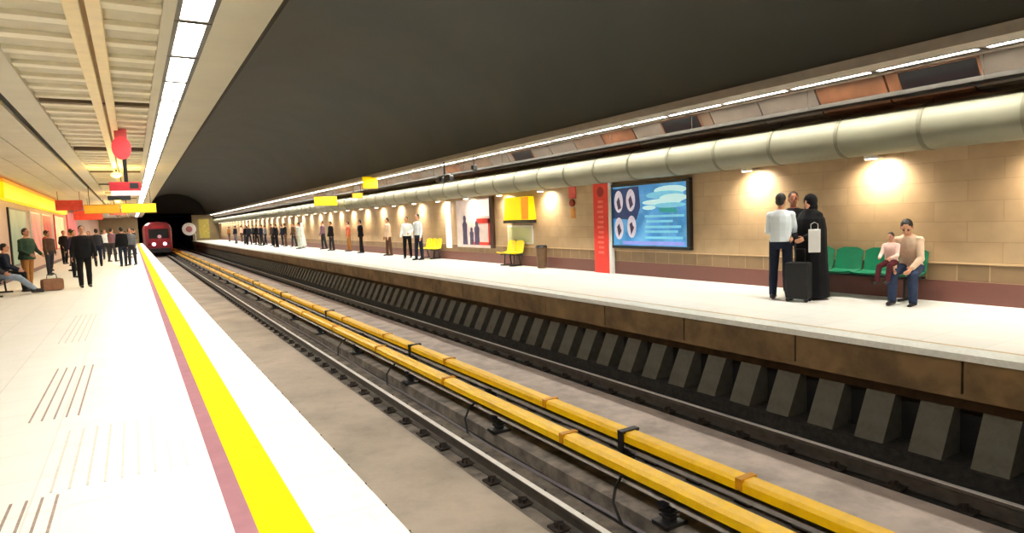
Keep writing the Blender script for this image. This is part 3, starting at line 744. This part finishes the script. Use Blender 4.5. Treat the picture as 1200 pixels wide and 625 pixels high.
# ------------------------------------------------------------------ people
def rx(a): return Matrix.Rotation(a, 3, 'X')
def person(label, loc, rz, H=1.72, lv=0, top=None, bottom=None, outer=None, skin=None, hair='short', hairm=None, shoes=None,
           arms=((5, 12, 8), (5, 12, 8)), legs=((4, 3), (-4, 3)), lean=2, sit=None, head=(0, 0), sleeves='long', fem=False, group=None, scarf=None, chador=None, skirt=None, build=1.0):
    """arms: (pitch forward, elbow bend, outward) right then left; legs: (thigh pitch, knee bend); head: (turn, nod)"""
    t = thing('person', label, 'person', loc, rz, group)
    S = H/1.75; D = math.radians; skin = skin or M_skin; hairm = hairm or M_hair; shoes = shoes or M_shoe
    vox = (.024, .015, .0085)[lv]*max(S, .75)
    up = rx(-D(lean)) @ Vector((0, 0, 1)); fw = rx(-D(lean)) @ Vector((0, 1, 0)); X = Vector((1, 0, 0))
    # legs first
    hips = [Vector((s*.092, 0, 0)) for s in (1, -1)]; L = []
    for i, (th, kb) in enumerate(legs):
        s = (1, -1)[i]
        sp = .03 if sit is None else .09
        d1 = Vector((s*sp, math.sin(D(th)), -math.cos(D(th)))).normalized()
        d2 = Vector((s*.0, math.sin(D(th-kb)), -math.cos(D(th-kb)))).normalized()
        kn = hips[i]+d1*.43; an = kn+d2*.41
        L.append((hips[i], kn, an))
    pz = (sit/S+.09) if sit is not None else (.085-min(l[2].z for l in L))
    P0 = Vector((0, 0, pz)); L = [tuple(P0+v for v in l) for l in L]
    sp_ = lambda h: P0+up*h
    bw = build; sw = (.145 if fem else .165)*bw
    def torso(b, e=0., top_h=.56, bottom_h=-.08, cl=False):
        R = [(-.08, .150, .10), (0, .168*(1.04 if fem else 1), .118), (.1, .150, .105), (.2, .138 if fem else .150, .10), (.34, .165, .12), (.45, .168, .108), (.515, .125, .085), (.555, .07, .065)]
        b.loft([(sp_(h), X*((a+e)*bw), fw*((c+e)*bw)) for h, a, c in R if bottom_h-1e-6 <= h <= top_h+1e-6])
    A = []
    for i, (pt, eb, ou) in enumerate(arms):
        s = (1, -1)[i]
        sh = sp_(.462)+X*s*sw
        base = rx(-D(lean))
        d1 = base @ (Vector((s*math.sin(D(ou)), math.sin(D(pt))*math.cos(D(ou)), -math.cos(D(pt))*math.cos(D(ou)))))
        p2 = pt+eb; inn = -.25 if eb > 40 else .02
        d2 = base @ (Vector((s*(inn if eb > 40 else math.sin(D(ou))*.5), math.sin(D(p2)), -math.cos(D(p2)))).normalized())
        el = sh+d1*.285; wr = el+d2*.25
        A.append((sh, el, wr, d2))
    nk = sp_(.55); hd = rx(-D(head[1])) 
    hr = Matrix.Rotation(D(head[0]), 3, 'Z') @ rx(-D(lean*.5)) @ hd
    hc = nk+up*.045+hr @ Vector((0, .018, .105))
    def hp(x, y, z): return hc+hr @ Vector((x, y, z))
    def sc(b):   # apply body height
        b.v = [tuple(Vector(v)*S) for v in b.v]; return b
    # ---- body
    b = MB(); torso(b)
    for i in (0, 1):
        h_, k_, a_ = L[i]
        b.capsule(h_, k_, .085*bw, .055); b.capsule(k_, a_, .056, .036)
        b.ell(k_+(a_-k_)*.3+Vector((0, -.006, 0)), (.048, .05, .10))
        toe = a_+Vector((0, .15, -.045)); b.capsule(a_+Vector((0, -.03, -.045)), toe, .036, .03)
        sh, el, wr, d2 = A[i]; s = (1, -1)[i]
        b.capsule(sp_(.475)+X*s*.07, sh, .055, .05); b.capsule(sh, el, .049, .036); b.capsule(el, wr, .038, .026)
        # hand: palm, four fingers of different length, thumb from the side of the palm
        side = Vector((-s, 0, 0)) if abs(d2.x) < .8 else Vector((0, 1, 0))
        pn = d2.cross(Vector((0, 1, 0)) if abs(d2.y) < .7 else Vector((0, 0, 1))).normalized()   # palm normal approx sideways
        wd = pn.cross(d2).normalized()
        if wd.dot(Vector((0, 1, 0))+Vector((0, 0, .5))) < 0: wd = -wd
        pc = wr+d2*.05
        b.loft([(wr, wd*.026, pn*.019), (wr+d2*.03, wd*.036, pn*.018), (wr+d2*.085, wd*.041, pn*.016), (wr+d2*.095, wd*.036, pn*.012)])
        if lv >= 1:
            inw = -pn if (pn.x*s) > 0 else pn
            for q, (off, ln) in enumerate(((.031, .068), (.0105, .078), (-.0105, .072), (-.031, .055))):
                f0 = wr+d2*.088+wd*off; f1 = f0+(d2+inw*.25)*ln*.5; f2 = f1+(d2+inw*.9).normalized()*ln*.5
                b.capsule(f0, f1, .0095, .009); b.capsule(f1, f2, .009, .0075)
            t0 = wr+d2*.03+wd*.03; t1 = t0+(wd+d2*.9).normalized()*.04; b.capsule(t0, t1, .013, .0105); b.capsule(t1, t1+(d2+inw*.4+wd*.2).normalized()*.032, .0105, .008)
        else:
            for off, ln in ((.022, .07), (-.006, .078), (-.03, .06)): b.capsule(wr+d2*.088+wd*off, wr+d2*(.088+ln*.6)+wd*off, .012, .011)
            b.capsule(wr+d2*.03+wd*.03, wr+d2*.065+wd*.055, .014, .011)
    b.capsule(nk-up*.04, nk+up*.09, .058 if not fem else .05, .052)
    b.ell(hp(0, -.012, .02), (.076, .095, .098), hr); b.ell(hp(0, .022, -.045), (.056, .066, .066), hr)
    b.ell(hp(0, .062, -.085), (.028, .024, .022), hr)
    b.loft([(hp(0, .078, .028), hr @ Vector((.010, 0, 0)), hr @ Vector((0, .01, .004))), (hp(0, .098, -.012), hr @ Vector((.016, 0, 0)), hr @ Vector((0, .012, .008))), (hp(0, .09, -.028), hr @ Vector((.017, 0, 0)), hr @ Vector((0, .01, .006)))])
    for s in (-1, 1): b.ell(hp(s*.077, -.008, -.012), (.011, .018, .030), hr)
    if lv == 2: b.loft([(hp(0, .078, -.052), hr @ Vector((.022, 0, 0)), hr @ Vector((0, .006, .004))), (hp(0, .078, -.062), hr @ Vector((.02, 0, 0)), hr @ Vector((0, .006, .004)))])
    body = sc(b).blob('body', skin, t, vox if lv < 2 else .0075, 3 if lv == 2 else 2)
    if lv >= 1:
        for s in (-1, 1):
            e = MB(); e.ell(hp(s*.031, .073, .005), (.013, .008, .007), hr); sc(e).build('eye', M_eye, body, True)
            e = MB(); e.ell(hp(s*.031, .081, .026), (.019, .006, .004), hr); sc(e).build('eyebrow', hairm, body, True)
        e = MB(); e.ell(hp(0, .083, -.056), (.022, .007, .006), hr); sc(e).build('mouth', M_lip, body, True)
    # ---- hair / scarf
    b = MB()
    if scarf or chador:
        m_ = scarf or chador
        b.ell(hp(0, -.03, .02), (.096, .11, .115), hr); b.ell(hp(0, -.018, -.07), (.086, .083, .09), hr)
        b.capsule(nk-up*.05, nk+up*.06, .09, .08); b.loft([(sp_(.56), X*.09, fw*.085), (sp_(.50), X*.16, fw*.115), (sp_(.46), X*.19, fw*.125)])
        sc(b).blob('headscarf', m_, t, vox, 3)
    elif hair == 'short':
        b.ell(hp(0, -.026, .034), (.084, .096, .095), hr); b.ell(hp(0, -.055, -.02), (.075, .06, .07), hr)
        sc(b).blob('hair', hairm, t, vox, 2)
    elif hair == 'long':
        b.ell(hp(0, -.026, .034), (.088, .1, .098), hr); b.ell(hp(0, -.06, -.05), (.085, .06, .12), hr); b.ell(hp(0, -.07, -.13), (.075, .05, .1), hr)
        sc(b).blob('hair', hairm, t, vox, 2)
    # ---- trousers
    fo = .014
    if bottom:
        b = MB(); b.loft([(sp_(h), X*(a+fo)*bw, fw*(c+fo)*bw) for h, a, c in ((-.09, .13, .1), (0, .17, .12), (.08, .156, .11), (.11, .15, .106))])
        for i in (0, 1):
            h_, k_, a_ = L[i]; s = (1, -1)[i]
            b.capsule(h_+Vector((0, 0, .0)), k_, .099*bw, .076); b.capsule(k_, k_.lerp(a_, .4), .076, .076); b.capsule(k_.lerp(a_, .4), a_+Vector((0, 0, .0)), .076, .06)
        sc(b).blob('trousers', bottom, t, vox, 3)
    if skirt:
        lo = min(l[2].z for l in L)+.02
        c0 = sp_(.0); R = [(sp_(.12), X*.16, fw*.12), (c0, X*.2, fw*.15)]
        for k in range(1, 5):
            f = k/4; m_ = (L[0][2]+L[1][2])/2; p = c0.lerp(Vector((m_.x, m_.y, lo+.03)), f); R.append((p, X*(.2+.05*f), Vector((0, 1, 0))*(.15+.10*f)))
        b = MB(); b.loft(R); sc(b).blob('skirt', skirt, t, vox, 3)
    for i in (0, 1):
        a_ = L[i][2]; b = MB()
        b.capsule(a_+Vector((0, -.035, -.04)), a_+Vector((0, .17, -.052)), .047, .036); b.capsule(a_+Vector((0, 0, .0)), a_+Vector((0, -.0, -.03)), .046, .048)
        b = sc(b); b.v = [(v[0], v[1], max(v[2], .002 if (L[i][2].z < .12) else v[2])) for v in b.v]
        b.blob('shoe', shoes, t, min(vox, .014), 2)
    # ---- top
    m_ = outer or top
    if m_:
        e = .014 if not outer else .028
        b = MB()
        R = [(.515, .125, .085), (.45, .168, .108), (.34, .165, .12), (.2, .15, .105), (.1, .155, .11), (.02, .172, .125)]
        if outer: R += [(-.06, .178, .13)]
        rr = [(sp_(.55), X*.075, fw*.072)]+[(sp_(h), X*(a+e)*bw, fw*(c+e)*bw) for h, a, c in R]
        if outer and outer is not top and sit is None and fem: 
            rr += [(sp_(-.2), X*.21, fw*.16), (sp_(-.4), X*.225, fw*.18)]
        b.loft(rr)
        for i in (0, 1):
            sh, el, wr, d2 = A[i]; s = (1, -1)[i]
            b.capsule(sp_(.475)+X*s*.06, sh, .062+e*.4, .057+e*.4)
            b.capsule(sh, el, .058+e*.3, .048+e*.3)
            if sleeves == 'long': b.capsule(el, wr-d2*.012, .052+e*.3, .040+e*.3)
        sc(b).blob('coat' if outer else 'shirt', m_, t, vox, 3)
        if outer and top:
            b = MB(); b.loft([(sp_(.54)+fw*.035, X*.05, fw*.05), (sp_(.40)+fw*.085, X*.045, fw*.055), (sp_(.3)+fw*.1, X*.01, fw*.05)]); sc(b).build('shirt_front', top, t, True)
    if chador:
        b = MB()
        lo = .035/S
        R = [(sp_(.58), X*.10, fw*.10), (sp_(.50), X*.19, fw*.13), (sp_(.42), X*.25, fw*.17), (sp_(.25), X*.27, fw*.2), (sp_(.0), X*.27, fw*.215), (sp_(-.3), X*.28, fw*.22), (sp_(-.6), X*.3, fw*.23), (Vector((0, 0, lo)), X*.32, fw*.25)]
        b.loft(R)
        for i in (0, 1):
            sh, el, wr, d2 = A[i]; b.capsule(sh, el, .085, .08); b.capsule(el, wr-d2*.03, .08, .058)
        b.ell(hp(0, -.035, .02), (.105, .12, .125), hr); b.ell(hp(0, -.04, -.08), (.11, .1, .11), hr)
        sc(b).blob('chador', chador, t, vox, 5)
    if fem is False and bottom and lv >= 1:
        b = MB(); b.loft([(sp_(.085), X*(.168)*bw, fw*(.122)*bw), (sp_(.11), X*(.168)*bw, fw*(.122)*bw)]); sc(b).build('belt', M_shoe, t, True)
    return t

def face_to(a, b): return math.atan2(-(b[0]-a[0]), b[1]-a[1])
wht = cloth('white_shirt', (226, 236, 242), .04); navy = cloth('navy', (30, 36, 52)); blk = cloth('black', (18, 18, 21), .2); jean = cloth('blue_denim', (48, 60, 86), .2)
beige = cloth('beige_shirt', (206, 180, 156), .1); grey = cloth('grey', (110, 112, 118)); dgrey = cloth('charcoal', (50, 50, 56)); grn = cloth('dark_green', (44, 66, 52), .2)
pale = cloth('pale_mint', (208, 222, 214), .06); ochre = cloth('ochre', (160, 110, 60)); mauve = cloth('mauve', (120, 92, 110)); redc = cloth('red', (176, 50, 50)); pinkc = cloth('pink', (224, 160, 160)); lblue = cloth('light_denim', (140, 156, 176), .15); brn = cloth('brown', (86, 62, 48)); purp = cloth('dark_purple', (52, 40, 64))

# main trio near the green bench
person('man in white shirt and dark trousers with back turned, facing woman in black', (9.16, 6.66, 0), face_to((9.16, 6.66), (10.6, 7.4)), 1.75, 2, top=wht, bottom=navy,
       arms=((14, 28, 9), (20, 60, 10)), legs=((6, 4), (-7, 5)), head=(-16, 2), lean=1)
w1 = (9.47, 6.33)
person('woman in long black chador holding a white bag beside man in white shirt', (w1[0], w1[1], 0), face_to(w1, (8.2, 6.45)), 1.7, 2, chador=blk, scarf=None, bottom=blk,
       arms=((12, 60, 6), (12, 60, 6)), fem=True, head=(0, 4), lean=1)
w2 = (9.80, 6.88)
person('dark clothed companion with tanned face standing between white shirted man and chador woman', (w2[0], w2[1], 0), face_to(w2, (8.9, 6.2)), 1.78, 2, outer=blk, top=redc, bottom=blk, skin=M_skin2, hairm=M_hairb, arms=((8, 20, 6), (30, 70, 8)), head=(4, 6), lean=3)
# white bag held by the chador woman
bag = thing('shopping_bag', 'white paper bag held in front of the black chador', 'bag', (9.1, 6.02, .80), .6)
b = MB(); b.box((0, 0, .17), (.09, .17, .36), .01); b.build('bag_body', mat('white_bag_paper', (232, 232, 230), .6, var=.03), bag)
b = MB(); b.tube([(0, -.05, .34), (0, -.05, .43), (0, 0, .46), (0, .05, .43), (0, .05, .34)], .006, 6); b.build('handle', M_white, bag)
# black suitcase standing next to the trio
sc_ = thing('suitcase', 'black upright suitcase standing between man and chador woman', 'suitcase', (9.05, 6.26, 0), .3)
b = MB(); b.box((0, 0, .34), (.24, .36, .58), .04); b.build('shell', mat('black_suitcase_fabric', (10, 11, 16), .6, var=.1), sc_)
b = MB(); b.tube([(0, -.1, .6), (0, -.1, .84), (0, .1, .84), (0, .1, .6)], .01, 6); b.build('handle', M_frame, sc_)
for a_ in (-1, 1):
    for b_ in (-1, 1): MB().tube([(a_*.08-.015, b_*.14, .03), (a_*.08+.015, b_*.14, .03)], .03, 12).build('wheel', M_insul, sc_)

# seated man with a small child on the green bench
person('seated man in beige shirt and jeans bending over small child on green bench', (10.09, 5.08, 0), PI/2+.2, 1.72, 2, top=beige, bottom=jean, sit=.44, legs=((84, 80), (80, 84)),
       arms=((30, 52, 6), (34, 46, 6)), lean=22, head=(8, 26), build=.92)
person('small child in pale top and maroon trousers sitting close beside the seated man', (9.76, 5.20, 0), PI/2+.1, .98, 1, top=cloth('pale_rose', (232, 196, 186)), bottom=cloth('maroon', (84, 34, 40)), sit=.57, legs=((80, 60), (84, 64)),
       arms=((30, 50, 8), (30, 50, 8)), lean=4, head=(0, 8))

# far platform, from near to far
F = -PI/2
P = person
P('man in white shirt and black trousers standing left of second white shirted man', (9.62, 24.4, 0), 2.6, 1.72, 1, top=wht, bottom=blk, arms=((10, 30, 10), (-4, 10, 8)), legs=((8, 4), (-10, 6)))
P('man in white shirt and dark trousers standing right of his white shirted neighbour', (9.5, 22.9, 0), 1.9, 1.8, 1, top=wht, bottom=navy, arms=((20, 50, 12), (4, 14, 8)), legs=((5, 2), (-3, 2)))
P('person in beige jacket and brown trousers left of the two white shirted men', (9.9, 27.4, 0), 1.6, 1.72, 1, outer=beige, top=ochre, bottom=brn)
P('person in dark suit standing alone under bright far wall lamps', (9.9, 31.4, 0), 1.2, 1.7, 0, outer=blk, top=redc, bottom=blk)
P('person in black coat standing below the wide yellow sign', (9.8, 36.6, 0), 1.8, 1.7, 0, outer=blk, top=grey, bottom=dgrey)
P('person in red top standing near person in black coat, far platform', (10.1, 34.2, 0), 1.4, 1.66, 0, top=cloth('salmon', (206, 110, 84)), bottom=ochre)
P('person in pale mint clothes standing at far platform edge', (9.3, 42.5, 0), 1.5, 1.74, 0, outer=pale, top=pale, bottom=pale, hair='short')
P('person in white robe beside the person in pale mint', (9.8, 43.8, 0), 1.5, 1.7, 0, top=wht, skirt=wht, bottom=wht, fem=True, scarf=wht)
r = random.Random(11)
crowd = [(8.9, 48.0, blk, blk, 'person in black, first of the distant crowd after the pale mint person'), (9.9, 47.0, brn, dgrey, 'person in brown top within distant far platform crowd'),
         (9.3, 50.5, dgrey, blk, 'person in charcoal top and black trousers in distant far crowd'), (10.1, 52.0, navy, navy, 'person all in navy near wall in distant far crowd'),
         (9.0, 54.5, navy, dgrey, 'person in navy top and charcoal trousers near edge of far crowd'), (9.6, 56.5, grey, navy, 'person in grey top and navy trousers in far crowd'),
         (8.7, 59.0, dgrey, navy, 'person in charcoal top and navy trousers, edge side of far crowd'), (9.9, 60.5, navy, blk, 'person in navy top and black trousers in far crowd'),
         (9.2, 63.5, blk, navy, 'person in black top and navy trousers in far crowd'), (8.6, 66.5, navy, grey, 'person in navy top and grey trousers, farthest dark group'),
         (9.7, 68.0, pinkc, brn, 'person in pink top near the wall, far end crowd'), (10.0, 73.0, beige, brn, 'person in beige top near far end of far platform'),
         (9.4, 78.0, ochre, brn, 'person in ochre top near far end of far platform'), (10.0, 39.2, mauve, dgrey, 'person in mauve top left of the black coat under yellow sign')]
for x, y, a, b_, lab in crowd:
    P(lab, (x, y, 0), r.uniform(.6, 2.6), r.uniform(1.62, 1.78), 0, top=a, bottom=b_, arms=((r.uniform(0, 20), r.uniform(10, 50), 8), (r.uniform(-5, 15), r.uniform(10, 30), 8)), legs=((r.uniform(0, 10), 4), (r.uniform(-10, 0), 4)))

more = [(9.1, 57.6, blk, blk, 'person in black beside the grey topped person in far crowd'), (9.95, 64.8, dgrey, blk, 'person in charcoal top near the wall, far dark crowd'),
        (8.8, 61.5, blk, dgrey, 'person in black top and charcoal trousers, edge side of far crowd'), (9.4, 66.0, purp, blk, 'person in dark purple top in far crowd'),
        (9.1, 70.5, navy, navy, 'person all in navy at far end of dark crowd'), (9.8, 49.3, blk, brn, 'person in black top and brown trousers near distant wall'), (9.5, 53.0, brn, blk, 'person in brown top and black trousers in middle of far crowd')]
for x, y, a, b_, lab in more:
    P(lab, (x, y, 0), r.uniform(.6, 2.6), r.uniform(1.64, 1.78), 0, top=a, bottom=b_)
# left platform
P('person in long black coat standing alone in front of left platform crowd', (-1.22, 21.3, 0), PI+.2, 1.74, 1, outer=blk, top=dgrey, bottom=blk, build=1.12, legs=((3, 2), (-2, 2)), arms=((4, 20, 14), (4, 20, 14)))
P('person in dark green jacket and ochre trousers standing by left wall', (-2.55, 21.9, 0), -2.2, 1.72, 1, outer=grn, top=grey, bottom=ochre, build=1.15, arms=((14, 50, 18), (10, 50, 18)))
P('person in dark jacket and pale jeans reclining on left bench with legs stretched out', (-2.98, 20.3, 0), -PI/2, 1.78, 1, outer=dgrey, top=grey, bottom=lblue, sit=.44, legs=((80, 36), (74, 32)), lean=-24, arms=((0, 40, 14), (0, 30, 14)), head=(0, 10))
P('dark clothed person sitting upright on left bench beyond the reclining one', (-3.02, 21.35, 0), -PI/2, 1.7, 1, outer=navy, top=redc, bottom=blk, sit=.44, legs=((82, 78), (84, 82)), lean=6, arms=((20, 50, 8), (20, 50, 8)))
P('person in dark jacket, left one of pair standing near yellow safety line', (-.42, 32.6, 0), .3, 1.74, 0, outer=blk, top=grey, bottom=navy)
P('person in grey top and grey trousers, right one of pair near yellow line', (-.08, 33.3, 0), 2.7, 1.7, 0, top=grey, bottom=dgrey)
P('person in white and pink top standing left of pair near the yellow line', (-1.35, 42.5, 0), 3.0, 1.72, 0, top=wht, bottom=dgrey)
lc = [(-1.75, 26.5, purp, blk, 'person in dark purple top behind the black coated person'), (-2.7, 29.0, brn, dgrey, 'person in brown top by the pink poster on left platform'),
      (-2.1, 31.0, navy, blk, 'person in navy top and black trousers mid crowd, left platform'), (-3.1, 32.5, redc, brn, 'person in red top next to left wall posters'),
      (-1.4, 34.0, dgrey, navy, 'person in charcoal top mid left platform crowd'), (-2.5, 36.0, pinkc, grey, 'person in pink top mid left platform crowd'),
      (-.95, 38.5, mauve, dgrey, 'person in mauve top between pair and white pink top person'), (-3.0, 39.0, blk, blk, 'person all in black by the left wall, mid distance'),
      (-.2, 43.5, navy, dgrey, 'person in navy top close behind the pair, left platform'), (-2.2, 44.0, ochre, brn, 'person in ochre top, left platform background'),
      (.05, 49.0, blk, navy, 'person in black top near yellow line, background'), (-1.2, 51.0, grey, blk, 'person in grey top and black trousers, left background crowd'),
      (-2.6, 53.0, redc, navy, 'person in red top and navy trousers, left background crowd'), (-.5, 57.0, navy, blk, 'person in navy top, left background near light strip'),
      (-1.8, 60.0, wht, grey, 'person in white top far back on left platform'), (.1, 63.0, dgrey, blk, 'person in charcoal top far back by safety line'),
      (-.9, 68.0, brn, navy, 'person in brown top far back on left platform'), (-2.4, 70.0, mauve, blk, 'person in mauve top farthest back by left wall')]
for x, y, a, b_, lab in lc:
    P(lab, (x, y, 0), r.uniform(0, 6.2), r.uniform(1.6, 1.78), 0, top=a, bottom=b_, arms=((r.uniform(0, 20), r.uniform(10, 60), 10), (r.uniform(-5, 15), r.uniform(10, 30), 8)), legs=((r.uniform(0, 12), 6), (r.uniform(-12, 0), 4)))

finish_blobs()

# ------------------------------------------------------------------ faint ambient fill added (rest of hall behind camera is closed)
w_ = bpy.data.worlds.new('world'); scene.world = w_; w_.use_nodes = True
w_.node_tree.nodes['Background'].inputs[0].default_value = (.8, .85, 1, 1); w_.node_tree.nodes['Background'].inputs[1].default_value = .02

# ------------------------------------------------------------------ camera
f_px, vp, rho = 740., (155., 272.), .037
ty = Vector((vp[0]-600, -(vp[1]-312.5), -f_px)).normalized()
p2 = Vector((vp[0]-600+100, -(vp[1]-312.5)+100*rho, -f_px))
U = p2.cross(ty).normalized()
if U.y < 0: U = -U
Xc = ty.cross(U)
R = Matrix((Xc, ty, U))            # rows: world axes in camera coordinates
cam = bpy.data.cameras.new('camera'); cam.sensor_width = 36; cam.sensor_fit = 'HORIZONTAL'; cam.lens = 36*f_px/1200; cam.clip_end = 400; cam.clip_start = .05
co = bpy.data.objects.new('camera', cam); col.objects.link(co)
co.matrix_world = Matrix.Translation((0, 0, 1.5)) @ R.to_4x4()
scene.camera = co
vs_ = scene.view_settings; vs_.view_transform = 'Standard'; vs_.look = 'None'; vs_.gamma = 1; vs_.use_curve_mapping = False; vs_.exposure = 0.38
